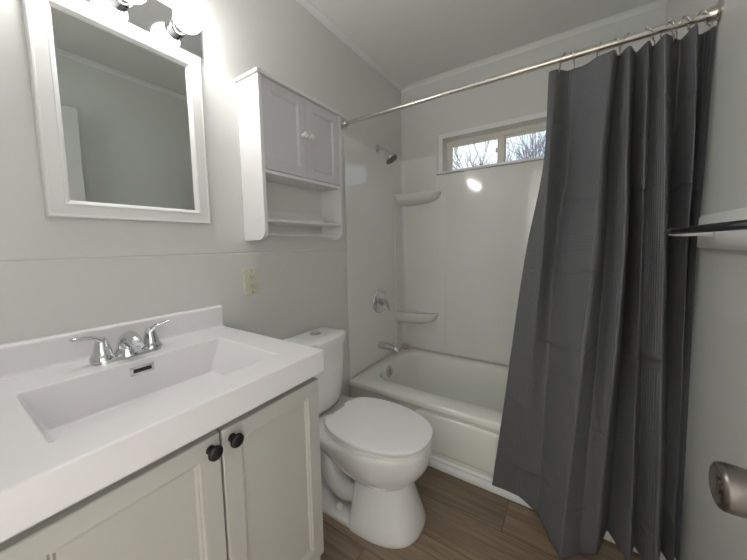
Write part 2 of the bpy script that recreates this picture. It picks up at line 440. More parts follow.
# ================================================================== TUB
YF, ZT = -0.744, 0.347
tub = thing('bathtub', (W / 2, YF / 2, 0), 'white alcove bathtub beneath the window, half hidden by the curtain', 'bathtub')
b = BM()
e = 0.003
loops = [rrect(e, W - e, YF, -e, 0.006, 0.312), rrect(e, W - e, YF - 0.004, -e, 0.006, 0.316), rrect(e, W - e, YF - 0.004, -e, 0.006, 0.338),
         rrect(e + .002, W - e - .002, YF + 0.001, -e - .002, 0.008, 0.346), rrect(e + .008, W - e - .008, YF + 0.010, -e - .008, 0.010, 0.350),
         rrect(0.080, W - 0.075, -0.634, -0.080, 0.150, 0.346), rrect(0.088, W - 0.085, -0.627, -0.087, 0.150, 0.343),
         rrect(0.096, W - 0.100, -0.619, -0.094, 0.150, 0.332), rrect(0.108, W - 0.150, -0.605, -0.108, 0.150, 0.26),
         rrect(0.126, W - 0.230, -0.590, -0.122, 0.150, 0.12), rrect(0.150, W - 0.270, -0.572, -0.140, 0.140, 0.075),
         rrect(0.200, W - 0.320, -0.530, -0.180, 0.110, 0.060)]
loft(b, loops, False, True)
finish('basin', b, M_tub, tub, 40)
b = BM()   # apron: recessed skirt, raised panel, foot moulding
box(b, e, W - e, YF + 0.012, YF + 0.030, 0.0, 0.314)
pl = [rrect(0.455, W - 0.10, 0.072, 0.288, 0.02, YF + 0.0125, 6, 'xz'), rrect(0.463, W - 0.108, 0.080, 0.280, 0.018, YF + 0.003, 6, 'xz'), rrect(0.470, W - 0.115, 0.087, 0.273, 0.016, YF + 0.001, 6, 'xz')]
loft(b, pl, False, True)
finish('apron', b, M_tub, tub, 35)
b = BM()
prof = [(YF + 0.014, 0.0), (YF - 0.010, 0.0), (YF - 0.012, 0.012), (YF - 0.008, 0.024), (YF + 0.002, 0.030), (YF + 0.004, 0.036), (YF - 0.001, 0.044), (YF + 0.004, 0.050), (YF + 0.014, 0.052)]
loft(b, [[(x, y, z) for y, z in prof] for x in (e, W - e)])
finish('foot_moulding', b, M_trim, tub, 50)
b = BM(); lathe(b, (0.100, -0.412, 0.300), (1, 0, 0.12), [(0, 0.039), (0.006, 0.039), (0.011, 0.034), (0.013, 0.020), (0.013, 0.0)])
ov = finish('overflow_plate', b, M_chrome, tub)
b = BM(); box(b, 0.113, 0.124, -0.415, -0.409, 0.280, 0.322, 0.002); finish('trip_lever', b, M_chrome, ov)
b = BM(); lathe(b, (0.30, -0.36, 0.0595), (0, 0, 1), [(0, 0.03), (0.003, 0.03), (0.004, 0.02), (0.004, 0.0)]); finish('drain', b, M_chrome, tub)

# shower surround
ZS = 1.852
sur = thing('shower_surround', (W / 2, -0.1, 0.351), 'glossy white tub surround panels with corner shelves around the tub', 'shower surround')
b = BM(); box(b, 0.0003, 0.0045, -0.735, -0.12, 0.351, ZS, 0.0012, 1)
finish('end_panel', b, M_surround, sur)
b = BM()
box(b, 0.36, W - 0.12, -0.0045, -0.0003, 0.351, 1.706, 0.0012, 1)
finish('back_panel', b, M_surround, sur)
b = BM()
box(b, 0.36, 0.299, -0.0045, -0.0003, 1.706, ZS) if 0 else None
b.free()
b = BM(); box(b, W - 0.0045, W - 0.0003, -0.690, -0.12, 0.351, ZS, 0.0012, 1); finish('end_panel', b, M_surround, sur)
def corner_strip(cx, s, x_reach, y_reach, notch):
    """corner panel in plan: along the end wall, a rounded corner, along the back wall. s=+1 left corner"""
    bm = BM(); r = 0.035; pts = []
    def P(a, bb): return (cx + s * a, -bb)
    inner = [(0.009, y_reach - .004)] + [(0.009 + r - r * math.cos(t), 0.009 + r - r * math.sin(t)) for t in [PI / 2 * k / 8 for k in range(9)]] + [(x_reach - .004, 0.009)]
    outer = [(0.0046, y_reach)] + [(0.0046, 0.0046 + r * (1 - k / 8)) if k < 8 else (0.0046, 0.0046) for k in range(9)] + [(x_reach, 0.0046)]
    loops = []
    for (z) in (0.351, 1.706 if notch else ZS):
        loops.append([(*P(*q), z) for q in inner] + [(*P(*q), z) for q in reversed(outer)])
    loft(bm, loops)
    return bm
finish('corner_panel', corner_strip(0, 1, 0.300, 0.135, False), M_surround, sur, 40)
finish('corner_panel', corner_strip(W, -1, 0.140, 0.135, False), M_surround, sur, 40)
b = BM(); box(b, 0.296, 0.372, -0.0085, -0.0046, 0.351, 1.706, 0.0012, 1); finish('panel_seam_strip', b, M_surround, sur)
def corner_shelf(zt, x_r, y_r, th, name='corner_shelf'):
    """quarter dish: flat top with a raised rim and a bowl-shaped underside"""
    bm = BM(); n = 22
    def arc(k, sx, sy):
        t = PI / 2 * k / n; p = 0.78
        return (0.009 + (x_r - 0.009) * sx * (math.cos(t) ** p if math.cos(t) > 0 else 0), -(0.009 + (y_r - 0.009) * sy * (math.sin(t) ** p if math.sin(t) > 0 else 0)))
    rows = []
    for sx, sy, dz in ((0.02, 0.02, -0.008), (0.80, 0.75, -0.008), (0.90, 0.88, -0.005), (0.94, 0.93, 0.0), (0.985, 0.985, 0.0), (1.0, 1.0, -0.005), (0.99, 0.985, -0.013),
                       (0.94, 0.90, -th * 0.50), (0.84, 0.78, -th * 0.74), (0.66, 0.60, -th * 0.9), (0.35, 0.30, -th), (0.02, 0.02, -th)):
        rows.append([(*arc(k, sx, sy), zt + dz) for k in range(n + 1)])
    R = [[bm.verts.new(p) for p in row] for row in rows]
    for a, c in zip(R, R[1:]):
        for i in range(n): bm.faces.new((a[i], a[i + 1], c[i + 1], c[i]))
    # close against the walls
    for i in (0, n): bm.faces.new([r_[i] for r_ in R])
    bm.faces.new(R[0]) ; bm.faces.new(R[-1])
    return finish(name, bm, M_surround, sur, 45)
corner_shelf(1.583, 0.335, 0.125, 0.085)
corner_shelf(0.662, 0.315, 0.135, 0.10)

# soap piece on the tub's back corner
b = BM(); sphere(b, (0.052, -0.050, 0.3615), 0.026, 1.6, 0.8, 0.45, 20, 12)
for v in b.verts: v.co += Vector((noise.noise(v.co * 80), noise.noise(v.co * 80 + Vector((9, 0, 0))), 0)) * 0.004
tag(finish('soap', b, M_soap), 'small tan soap remnant on the back corner of the tub rim', 'soap')

# ================================================================== SHOWER FITTINGS (y = -0.36)
YV = -0.36
sh = thing('shower_fixture', (0.0045, YV, 1.862), 'chrome shower head on a short arm high on the tub end wall', 'shower head')
b = BM(); lathe(b, (0.0045, YV, 1.862), (1, 0, 0), [(0, 0.030), (0.004, 0.030), (0.010, 0.022), (0.012, 0.012)]); finish('flange', b, M_chrome, sh)
arm = catmull([(0.012, YV, 1.862), (0.035, YV, 1.860), (0.060, YV, 1.845), (0.080, YV, 1.822)], 6)
b = BM(); tube(b, arm, 0.0085, 12); finish('arm', b, M_chrome, sh)
dh = Vector((0.55, 0.05, -0.83)).normalized()
b = BM(); lathe(b, (0.076, YV, 1.828), dh, [(0, 0.013), (0.010, 0.018), (0.020, 0.018), (0.030, 0.029), (0.048, 0.042), (0.060, 0.046), (0.066, 0.045)])
hd = finish('head', b, M_chrome, sh, 40)
b = BM(); lathe(b, Vector((0.076, YV, 1.828)) + dh * 0.0655, dh, [(0, 0.040), (0.003, 0.039), (0.004, 0.0)]); finish('spray_face', b, M_knob, hd)

vl = thing('tub_valve', (0.0045, -0.374, 0.79), 'round chrome tub valve with lever handle above the spout', 'tub valve')
b = BM(); lathe(b, (0.0045, -0.374, 0.79), (1, 0, 0), [(0, 0.087), (0.004, 0.087), (0.012, 0.082), (0.0165, 0.072), (0.014, 0.065), (0.011, 0.058), (0.014, 0.046), (0.024, 0.034), (0.026, 0.028)], 40); finish('escutcheon', b, M_chrome, vl, 40)
b = BM(); lathe(b, (0.020, -0.374, 0.79), (1, 0, 0), [(0, 0.024), (0.020, 0.022), (0.034, 0.026), (0.048, 0.024), (0.056, 0.014), (0.058, 0.0)]); finish('hub', b, M_chrome, vl, 40)
b = BM(); tube(b, catmull([(0.060, -0.370, 0.795), (0.066, -0.352, 0.772), (0.062, -0.338, 0.742), (0.066, -0.332, 0.715)], 6), [0.016] * 4 + [0.012] * 9 + [0.009] * 6, 12, flat=0.55); finish('lever', b, M_chrome, vl, 50)

ts = thing('tub_spout', (0.0045, -0.375, 0.462), 'chrome tub spout on the end wall just above the rim', 'tub spout')
b = BM()
tube(b, catmull([(0.0045, -0.375, 0.466), (0.05, -0.375, 0.466), (0.10, -0.375, 0.463), (0.135, -0.375, 0.454), (0.148, -0.375, 0.438)], 5),
     [0.027] * 6 + [0.026, 0.025, 0.025, 0.024, 0.024] + [0.023] * 5 + [0.022, 0.021, 0.020, 0.018, 0.017], 18)
finish('body', b, M_chrome, ts, 50)
b = BM(); lathe(b, (0.120, -0.375, 0.478), (0, 0, 1), [(0, 0.005), (0.012, 0.005), (0.013, 0.008), (0.020, 0.008), (0.021, 0.0)], 14); finish('diverter_knob', b, M_chrome, ts)

# ================================================================== CURTAIN ROD, HOOKS, CURTAIN
YR, ZR = -0.736, 1.9102
rod = thing('curtain_rod', (W / 2, YR, ZR), 'long brushed metal tension rod across the top of the tub', 'curtain rod')
b = BM(); tube(b, [(0.010, YR, ZR), (0.75, YR, ZR)], 0.0105, 20); finish('thin_tube', b, M_nickel, rod)
b = BM(); lathe(b, (0.74, YR, ZR), (1, 0, 0), [(0, 0.0105), (0.001, 0.0132), (0.771, 0.0132)], 20); finish('thick_tube', b, M_nickel, rod)
for x, s in ((0.0005, 1), (W - 0.0005, -1)):
    b = BM(); lathe(b, (x, YR, ZR), (s, 0, 0), [(0, 0.036), (0.004, 0.036), (0.008, 0.031), (0.010, 0.022), (0.022, 0.020), (0.030, 0.017)], 30); finish('end_flange', b, M_nickel, rod, 40)

CT = [(1.0575, -.738), (1.0817, -.748), (1.1344, -.706), (1.2522, -.772), (1.2766, -.715), (1.3016, -.768), (1.3270, -.712), (1.3516, -.760), (1.3703, -.715), (1.3912, -.770), (1.4409, -.705), (1.4607, -.780), (1.4870, -.705), (1.5152, -.740)]
C2 = [(1.0473, -.745), (1.0696, -.785), (1.1299, -.685), (1.2337, -.825), (1.2622, -.700), (1.3045, -.815), (1.3400, -.625), (1.3525, -.795), (1.3731, -.740), (1.4050, -.800), (1.4560, -.630), (1.4736, -.785), (1.4930, -.680), (1.5149, -.735)]
CM = [(0.9976, -.76), (1.059, -.815), (1.1033, -.735), (1.2240, -.885), (1.2606, -.780), (1.3040, -.880), (1.3440, -.630), (1.3584, -.800), (1.3726, -.768), (1.4152, -.815), (1.4600, -.630), (1.4780, -.775), (1.4950, -.690), (1.5110, -.735)]
CB = [(0.8770, -.775), (0.9920, -.785), (1.0740, -.835), (1.1563, -.985), (1.2150, -.925), (1.2700, -.905), (1.3100, -.775), (1.3644, -.890), (1.3900, -.790), (1.4350, -.895), (1.4680, -.765), (1.4860, -.840), (1.4980, -.765), (1.5140, -.780)]
C3 = [(a[0] * .31 + c[0] * .69, min(a[1] * .31 + c[1] * .69, -.768)) for a, c in zip(CM, CB)]
ZL = [1.875, 1.50, 1.18, 0.40, 0.055]
LV = [CT, C2, CM, C3, CB]
HOOKX = [1.078, 1.136, 1.216, 1.271, 1.293, 1.360, 1.394, 1.413, 1.433, 1.462, 1.480, 1.498]
HOOKX = [1.1005, 1.1362, 1.2164, 1.2708, 1.2873, 1.3595, 1.3941, 1.4120, 1.4300, 1.4480, 1.4654, 1.4890]
def lagr(z, Z, V):
    # piecewise cubic through the four levels (monotone-ish Hermite)
    for i in range(len(Z) - 1):
        if z <= Z[i] + 1e-9 and z >= Z[i + 1] - 1e-9:
            break
    def slope(k):
        if k == 0: return (V[1] - V[0]) / (Z[1] - Z[0])
        if k == len(Z) - 1: return (V[-1] - V[-2]) / (Z[-1] - Z[-2])
        return ((V[k + 1] - V[k]) / (Z[k + 1] - Z[k]) + (V[k] - V[k - 1]) / (Z[k] - Z[k - 1])) / 2
    h = Z[i + 1] - Z[i]; t = (z - Z[i]) / h; m0, m1 = slope(i) * h, slope(i + 1) * h
    return (2 * t**3 - 3 * t**2 + 1) * V[i] + (t**3 - 2 * t**2 + t) * m0 + (-2 * t**3 + 3 * t**2) * V[i + 1] + (t**3 - t**2) * m1
def build_curtain():
    NP = len(CT); SP = 14; NV = 150
    bm = BM(); uvl = bm.loops.layers.uv.new('UVMap')
    grid = []; 
    for j in range(NV + 1):
        z = ZL[0] + (ZL[-1] - ZL[0]) * j / NV
        ctl = []
        for i in range(NP):
            xs = [L[i][0] for L in LV]; ys = [L[i][1] for L in LV]
            ctl.append((lagr(z, ZL, xs), lagr(z, ZL, ys), 0))
        row = catmull(ctl, SP)
        cz = 0.30 + 0.45 * (j / NV)            # folds turn crisper towards the hem
        lin = [Vector(ctl[i]).lerp(Vector(ctl[i + 1]), t / SP) for i in range(NP - 1) for t in range(SP)] + [Vector(ctl[-1])]
        row = [a.lerp(c, cz) for a, c in zip(row, lin)]
        s = 0; out = []
        for k, p in enumerate(row):
            if k: s += (row[k] - row[k - 1]).length
            v = (ZL[0] - z)
            # soft irregular waves of the cloth, and a slightly uneven hem and top edge
            w = 0.006 * noise.noise(Vector((k * 0.05, z * 2.3, 3.1))) + 0.0025 * noise.noise(Vector((k * 0.17, z * 6.0, 7.7)))
            q = Vector((min(p.x, 1.5160), p.y + w, z))
            if j < 14:
                sag = min(abs(q.x - hx) for hx in HOOKX + [1.0575]); q.z -= min(0.006, sag * 0.18) * (1 - j / 14) ** 2
            q.z += 0.006 * math.sin(k * 0.09) * (j / NV) ** 8
            out.append((q, s, v))
        grid.append(out)
    V = [[bm.verts.new(q) for q, _, _ in row] for row in grid]
    for j in range(NV):
        for k in range(len(V[0]) - 1):
            f = bm.faces.new((V[j][k], V[j][k + 1], V[j + 1][k + 1], V[j + 1][k]))
            for lp, (jj, kk) in zip(f.loops, ((j, k), (j, k + 1), (j + 1, k + 1), (j + 1, k))):
                # fabric keeps its width: use the mid-level arc length for u
                lp[uvl].uv = (grid[NV // 2][kk][1], grid[jj][kk][2])
    return bm
cur = finish('shower_curtain', build_curtain(), M_curtain, None, 180)
tag(cur, 'dark grey waffle-weave shower curtain bunched at the right end of the rod', 'shower curtain')
so = cur.modifiers.new('thickness', 'SOLIDIFY'); so.thickness = 0.0014; so.offset = 0

ordn = ['first', 'second', 'third', 'fourth', 'fifth', 'sixth', 'seventh', 'eighth', 'ninth', 'tenth', 'eleventh', 'twelfth']
def hook_mesh(x, y, tilt):
    bm = BM(); pts = []
    for k in range(15):                       # open ring over the rod
        a = PI * 1.15 - (PI * 1.45) * k / 14
        pts.append(Vector((tilt * math.sin(a) * 0.012, 0.0190 * math.cos(a), 0.0185 * math.sin(a))))
    tail = [Vector((tilt * -0.006, 0.010, -0.020)), Vector((tilt * -0.010, 0.001, -0.030)), Vector((tilt * -0.010, -0.006, -0.040)), Vector((tilt * -0.010, -0.005, -0.048)), Vector((tilt * -0.008, 0.002, -0.051)), Vector((tilt * -0.008, 0.007, -0.044))]
    pts = pts + tail
    pts = [p + Vector((x, YR, ZR)) for p in pts]
    tube(bm, catmull(pts, 2), 0.0021, 7)
    for k in (4, 6, 8):                       # little rollers on top of the ring
        sphere(bm, pts[k], 0.0034, 1, 1, 1, 10, 6)
    return bm
for i, hx in enumerate(HOOKX):
    hk = finish('curtain_hook', hook_mesh(hx, YR, (-1) ** i * 0.8 + 0.3 * math.sin(i * 2.1)), M_nickel, None, 60)
    tag(hk, 'wire roller hook on the curtain rod, %s counting from the curtain\'s window-side edge' % ordn[i], 'curtain hook', 'roller hooks holding the shower curtain')

# ================================================================== VANITY
XV, ZV, YV1, YV0 = 0.5514, 0.8953, -1.540, -2.170
vc = thing('vanity_cabinet', (0.27, (YV0 + YV1) / 2, 0), 'off-white two-door bathroom vanity cabinet with black knobs', 'cabinet')
XF = 0.512; c0, c1 = -2.160, -1.5445
b = BM()
box(b, 0.004, XF, c1 - 0.016, c1, 0.0, 0.828, 0.001, 1)       # right side
box(b, 0.004, XF, c0, c0 + 0.016, 0.0, 0.828, 0.001, 1)
box(b, 0.004, XF - 0.002, c0 + .016, c1 - .016, 0.20, 0.216)
box(b, 0.004, 0.012, c0 + .016, c1 - .016, 0.216, 0.72)
finish('body', b, M_cab, vc)
b = BM()
box(b, XF - 0.018, XF - 0.0002, c0 + .016, c1 - .016, 0.775, 0.828)
box(b, XF - 0.018, XF - 0.0002, c0 + .016, c1 - .016, 0.10, 0.235)
box(b, XF - 0.018, XF - 0.0002, -1.857, -1.832, 0.235, 0.775)
finish('face_frame', b, M_cab, vc)
b = BM(); box(b, XF - 0.07, XF - 0.055, c0 + .016, c1 - .016, 0.0, 0.10); finish('toe_kick', b, M_cab, vc)
def shaker(name, x0, x1, ya, yb, za, zb, stile, rail, parent, m, mp=None, bev=0.010, rec=0.009, lab=None):
    """frame-and-panel door facing +x, built as concentric loops"""
    bm = BM()
    def L(iy, iz, x): return [(x, ya + iy, za + iz), (x, yb - iy, za + iz), (x, yb - iy, zb - iz), (x, ya + iy, zb - iz)]
    loft(bm, [L(0, 0, x0), L(0, 0, x1 - 0.002), L(0.002, 0.002, x1), L(stile, rail, x1), L(stile + bev * .35, rail + bev * .35, x1 - rec * .45),
              L(stile + bev * .6, rail + bev * .6, x1 - rec * .45), L(stile + bev, rail + bev, x1 - rec)], True, mp is None)
    d = finish(name, bm, m, parent, 0)
    if mp is not None:
        q = BM(); box(q, x0 + 0.002, x1 - rec + 0.0003, ya + stile + bev * .9, yb - stile - bev * .9, za + rail + bev * .9, zb - rail - bev * .9); finish('panel', q, mp, d, 0)
    return d
dl = shaker('door', XF, XF + 0.019, -2.146, -1.8475, 0.238, 0.8035, 0.042, 0.040, vc, M_cab)
dr = shaker('door', XF, XF + 0.019, -1.8425, -1.5465, 0.238, 0.8035, 0.042, 0.040, vc, M_cab)
def round_knob(parent, p, r, ln, m, name='knob'):
    bm = BM(); lathe(bm, p, (1, 0, 0), [(0, r * .62), (ln * .10, r * .58), (ln * .25, r * .36), (ln * .45, r * .40), (ln * .60, r * .88), (ln * .72, r), (ln * .88, r * .92), (ln * .97, r * .6), (ln, 0.0)], 26)
    return finish(name, bm, m, parent, 50)
round_knob(dl, (XF + 0.019, -1.868, 0.778), 0.0155, 0.027, M_black)
round_knob(dr, (XF + 0.019, -1.8205, 0.778), 0.0155, 0.027, M_black)

vt = thing('washbasin', (0.27, (YV0 + YV1) / 2, 0.829), 'white cultured marble vanity top with a rectangular integral sink', 'vanity top')
BX0, BX1, BY0, BY1 = 0.162, 0.462, -2.080, -1.634
b = BM()
zu = 0.829
outer = [rrect(0.002, XV - 0.002, YV0, YV1, 0.004, zu, 4), rrect(0.002, XV, YV0 - 0, YV1, 0.004, zu + 0.003, 4), rrect(0.002, XV, YV0, YV1, 0.004, ZV - 0.004, 4),
         rrect(0.0022, XV - 0.0012, YV0 + .0012, YV1 - .0012, 0.004, ZV - 0.001, 4), rrect(0.0026, XV - 0.004, YV0 + .004, YV1 - .004, 0.003, ZV, 4)]
inner = [rrect(BX0 - .003, BX1 + .003, BY0 - .003, BY1 + .003, 0.007, ZV, 4), rrect(BX0 - .0005, BX1 + .0005, BY0 - .0005, BY1 + .0005, 0.006, ZV - 0.0012, 4), rrect(BX0 + .001, BX1 - .001, BY0 + .002, BY1 - .002, 0.006, ZV - 0.005, 4),
         rrect(BX0 + .014, BX1 - .006, BY0 + .034, BY1 - .038, 0.008, ZV - 0.097, 4), rrect(BX0 + .017, BX1 - .010, BY0 + .038, BY1 - .042, 0.008, ZV - 0.101, 4), rrect(BX0 + .023, BX1 - .02, BY0 + .050, BY1 - .055, 0.008, ZV - 0.102, 4)]
loft(b, outer + inner, False, True)
finish('sink_deck', b, M_marble, vt, 30)
b = BM(); loft(b, [[(x, y, z) for x, z in ((0.002, ZV - .001), (0.024, ZV - .001), (0.022, ZV + 0.004), (0.020, ZV + 0.010), (0.0215, ZV + 0.070), (0.0208, ZV + 0.0745), (0.0185, ZV + 0.0775), (0.0155, ZV + 0.079), (0.002, ZV + 0.0805))] for y in (YV0, YV1)])
finish('backsplash', b, M_marble, vt, 30)
# overflow grille on the back wall of the bowl, drain
b = BM()
px = BX0 + 0.0052
box(b, px - 0.001, px + 0.003, -1.884, -1.828, 0.8565, 0.8800, 0.001, 1)
og = finish('overflow_cover', b, M_chrome, vt)
b = BM(); box(b, px + 0.0028, px + 0.0036, -1.877, -1.835, 0.8635, 0.8740); finish('slot', b, M_dark, og, 0)
b = BM(); lathe(b, (0.30, -1.857, ZV - 0.1022), (0, 0, 1), [(0, 0.027), (0.003, 0.027), (0.004, 0.020), (0.008, 0.018), (0.009, 0.0)]); finish('drain', b, M_chrome, vt)

# faucet
fc = thing('faucet', (0.095, -1.862, ZV), 'chrome two-handle faucet standing on the back of the vanity top', 'faucet')
b = BM()
loft(b, [[(0.095 + (x - 0.095) * k, -1.862 + (y + 1.862) * k2, z) for x, y, _ in rrect(0.068, 0.122, -1.942, -1.782, 0.0265, 0, 8)] for k, k2, z in ((1, 1, ZV), (1, 1, ZV + .006), (.92, .97, ZV + .010), (.8, .93, ZV + .011))])
finish('base_plate', b, M_chrome, fc, 40)
b = BM()
sp = catmull([(0.094, -1.862, ZV + .006), (0.095, -1.862, ZV + .028), (0.102, -1.862, ZV + .046), (0.122, -1.862, ZV + .056), (0.148, -1.862, ZV + .052), (0.170, -1.862, ZV + .040)], 5)
tube(b, sp, [0.033, 0.0315, 0.030, 0.0290, 0.028, 0.026, 0.0255, 0.025, 0.0245, 0.024, 0.0235, 0.023, 0.0225, 0.022, 0.021, 0.020, 0.019, 0.018, 0.0175, 0.017, 0.0165, 0.016, 0.0155, 0.015, 0.014, 0.013][:len(sp)], 20, flat=1.0)
finish('spout', b, M_chrome, fc, 50)
b = BM(); tube(b, [(0.162, -1.862, ZV + 0.040), (0.163, -1.862, ZV + 0.024)], 0.0095, 16); finish('aerator', b, M_chrome, fc)
for y, s in ((-1.918, -1), (-1.806, 1)):
    b = BM(); lathe(b, (0.095, y, ZV + .008), (0, 0, 1), [(0, 0.028), (0.006, 0.0275), (0.012, 0.024), (0.014, 0.0225), (0.030, 0.018), (0.045, 0.0145), (0.054, 0.012), (0.060, 0.008), (0.062, 0.0)], 26)
    hb = finish('handle', b, M_chrome, fc, 40)
    b = BM()
    lv = catmull([(0.096, y - s * 0.004, ZV + .052), (0.098, y + s * 0.012, ZV + .068), (0.102, y + s * 0.032, ZV + .075), (0.106, y + s * (0.060 if s < 0 else 0.048), ZV + .079)], 5)
    tube(b, lv, [0.013, 0.013, 0.0127, 0.0124, 0.012, 0.0115, 0.011, 0.0107, 0.0104, 0.010, 0.0098, 0.0096, 0.0094, 0.0092, 0.009, 0.008][:len(lv)], 14, flat=0.55)
    finish('lever', b, M_chrome, hb, 50)

# ================================================================== MIRROR
mr = thing('wall_mirror', (0.0, -1.772, 1.287), 'rectangular mirror in a wide white frame above the vanity', 'mirror')
MY0, MY1, MZ0, MZ1 = -1.980, -1.564, 1.287, 1.871
b = BM()
def ML(i, x): return [(x, MY0 + i, MZ0 + i), (x, MY1 - i, MZ0 + i), (x, MY1 - i, MZ1 - i), (x, MY0 + i, MZ1 - i)]
loft(b, [ML(0, 0.001), ML(0, 0.024), ML(0.0025, 0.0275), ML(0.006, 0.0275), ML(0.008, 0.0265), ML(0.034, 0.0265), ML(0.036, 0.0275), ML(0.040, 0.026), ML(0.047, 0.0165), ML(0.048, 0.010)], False, False)
finish('frame', b, M_mirrorframe, mr, 0)
b = BM(); box(b, 0.002, 0.0125, MY0 + .040, MY1 - .040, MZ0 + .040, MZ1 - .040); finish('glass', b, M_mirror, mr, 0)

# ================================================================== VANITY LIGHT
vl2 = thing('vanity_light', (0.0, -1.782, 1.955), 'chrome bar light with round frosted bulbs above the mirror', 'light fixture')
b = BM(); box(b, 0.001, 0.022, -2.012, -1.553, 1.875, 1.990, 0.002, 1); finish('backplate', b, M_chrome, vl2)
for y in (-1.636, -1.786, -1.936):
    zc = 1.932
    b = BM(); lathe(b, (0.022, y, zc), (1, 0, 0), [(0, 0.026), (0.004, 0.0265), (0.030, 0.0265), (0.033, 0.024), (0.038, 0.022)], 28); sk = finish('socket', b, M_chrome, vl2, 40)
    b = BM(); lathe(b, (0.058, y, zc), (1, 0, 0), [(0, 0.016), (0.006, 0.019)] + [(0.006 + 0.036 + 0.040 * -math.cos(a), 0.040 * math.sin(a)) for a in [0.50 + (PI - 0.50) * k / 16 for k in range(17)]], 32)
    finish('globe_bulb', b, M_bulb, sk, 60)

# ================================================================== WALL CABINET
KY0, KY1, KD, KZ0, KZ1 = -1.413, -0.926, 0.137, 1.226, 1.872
kc = thing('wall_cabinet', (0.0, (KY0 + KY1) / 2, KZ0), 'white over-toilet wall cabinet with two doors, open shelf and towel rod', 'cabinet')
def side_panel(y0, y1):
    bm = BM(); r = 0.045; top = KZ1 - 0.014
    pts = [(0.0005, top), (0.0005, KZ0)] + [(KD - r + r * math.sin(a), KZ0 + r - r * math.cos(a)) for a in [PI / 2 * k / 8 for k in range(9)]] + [(KD, top)]
    loft(bm, [[(x, y, z) for x, z in pts] for y in (y0, y1)])
    return bm
sl = finish('side_panel', side_panel(KY0, KY0 + 0.015), M_white_wood, kc, 40)
finish('side_panel', side_panel(KY1 - 0.015, KY1), M_white_wood, kc, 40)
for z in (1.499, 1.306):
    for x in (0.033, 0.095):
        b = BM(); lathe(b, (x, KY0 + 0.0003, z), (0, -1, 0), [(0, 0.0045), (0.0015, 0.0042), (0.002, 0.0)], 14); finish('screw_cap', b, M_white_wood, sl)
b = BM(); box(b, 0.0005, KD + 0.010, KY0 - 0.010, KY1 + 0.010, KZ1 - 0.014, KZ1, 0.003); finish('top_board', b, M_white_wood, kc)
b = BM(); box(b, 0.0005, KD, KY0 + .0152, KY1 - .0152, 1.491, 1.504, 0.001, 1); finish('shelf', b, M_white_wood, kc)
b = BM(); box(b, 0.0005, KD, KY0 + .0152, KY1 - .0152, 1.300, 1.312, 0.001, 1); finish('shelf', b, M_white_wood, kc)
b = BM(); box(b, 0.0005, 0.006, KY0 + .0152, KY1 - .0152, 1.504, KZ1 - .0142); finish('back_board', b, M_white_wood, kc)
b = BM(); box(b, 0.0005, 0.012, KY0 + .0152, KY1 - .0152, 1.3122, 1.360, 0.001, 1); finish('back_rail', b, M_white_wood, kc)
b = BM(); tube(b, [(0.088, KY0 + .010, 1.250), (0.088, KY1 - .010, 1.250)], 0.0065, 14); finish('towel_rod', b, M_white_wood, kc)
d1 = shaker('door', KD - 0.018, KD - 0.001, KY0 + .0165, -1.1715, 1.507, KZ1 - .0165, 0.042, 0.040, kc, M_door_lav, M_door_bead, bev=0.008, rec=0.007)
d2 = shaker('door', KD - 0.018, KD - 0.001, -1.1685, KY1 - .0165, 1.507, KZ1 - .0165, 0.042, 0.040, kc, M_door_lav, M_door_bead, bev=0.008, rec=0.007)
round_knob(d1, (KD - 0.001, -1.191, 1.690), 0.0125, 0.026, M_white_wood)
round_knob(d2, (KD - 0.001, -1.149, 1.690), 0.0125, 0.026, M_white_wood)

# ================================================================== OUTLET
ol = thing('wall_outlet', (0.0, -1.3957, 0.995), 'ivory double power outlet on the wall above the vanity backsplash', 'power outlet')
oy, oz = -1.3957, 1.0522
b = BM(); loft(b, [rrect(oy - .035, oy + .035, oz - .057, oz + .057, .004, x, 3, 'yz') if k == 0 else rrect(oy - .035 + k, oy + .035 - k, oz - .057 + k, oz + .057 - k, .004, x, 3, 'yz') for k, x in ((0, 0.0005), (0, 0.0050), (0.0030, 0.0082))])
finish('cover_plate', b, M_ivory, ol)
b = BM(); box(b, 0.0080, 0.0105, oy - .0165, oy + .0165, oz - .0335, oz + .0335, 0.001, 1); rc = finish('receptacle', b, M_ivory, ol)
for dz in (-0.019, 0.019):
    b = BM(); box(b, 0.0104, 0.0108, oy - .0075, oy - .0050, dz + oz - .004, dz + oz + .005); box(b, 0.0104, 0.0108, oy + .0050, oy + .0070, dz + oz - .003, dz + oz + .004); box(b, 0.0104, 0.0108, oy - .002, oy + .002, dz + oz - .0105, dz + oz - .0065)
    finish('socket_slot', b, M_dark, rc, 0)
for dz in (-0.048, 0.048):
    b = BM(); lathe(b, (0.0081, oy, oz + dz), (1, 0, 0), [(0, 0.003), (0.0012, 0.0026), (0.0015, 0.0)], 12); finish('screw', b, M_nickel, ol)

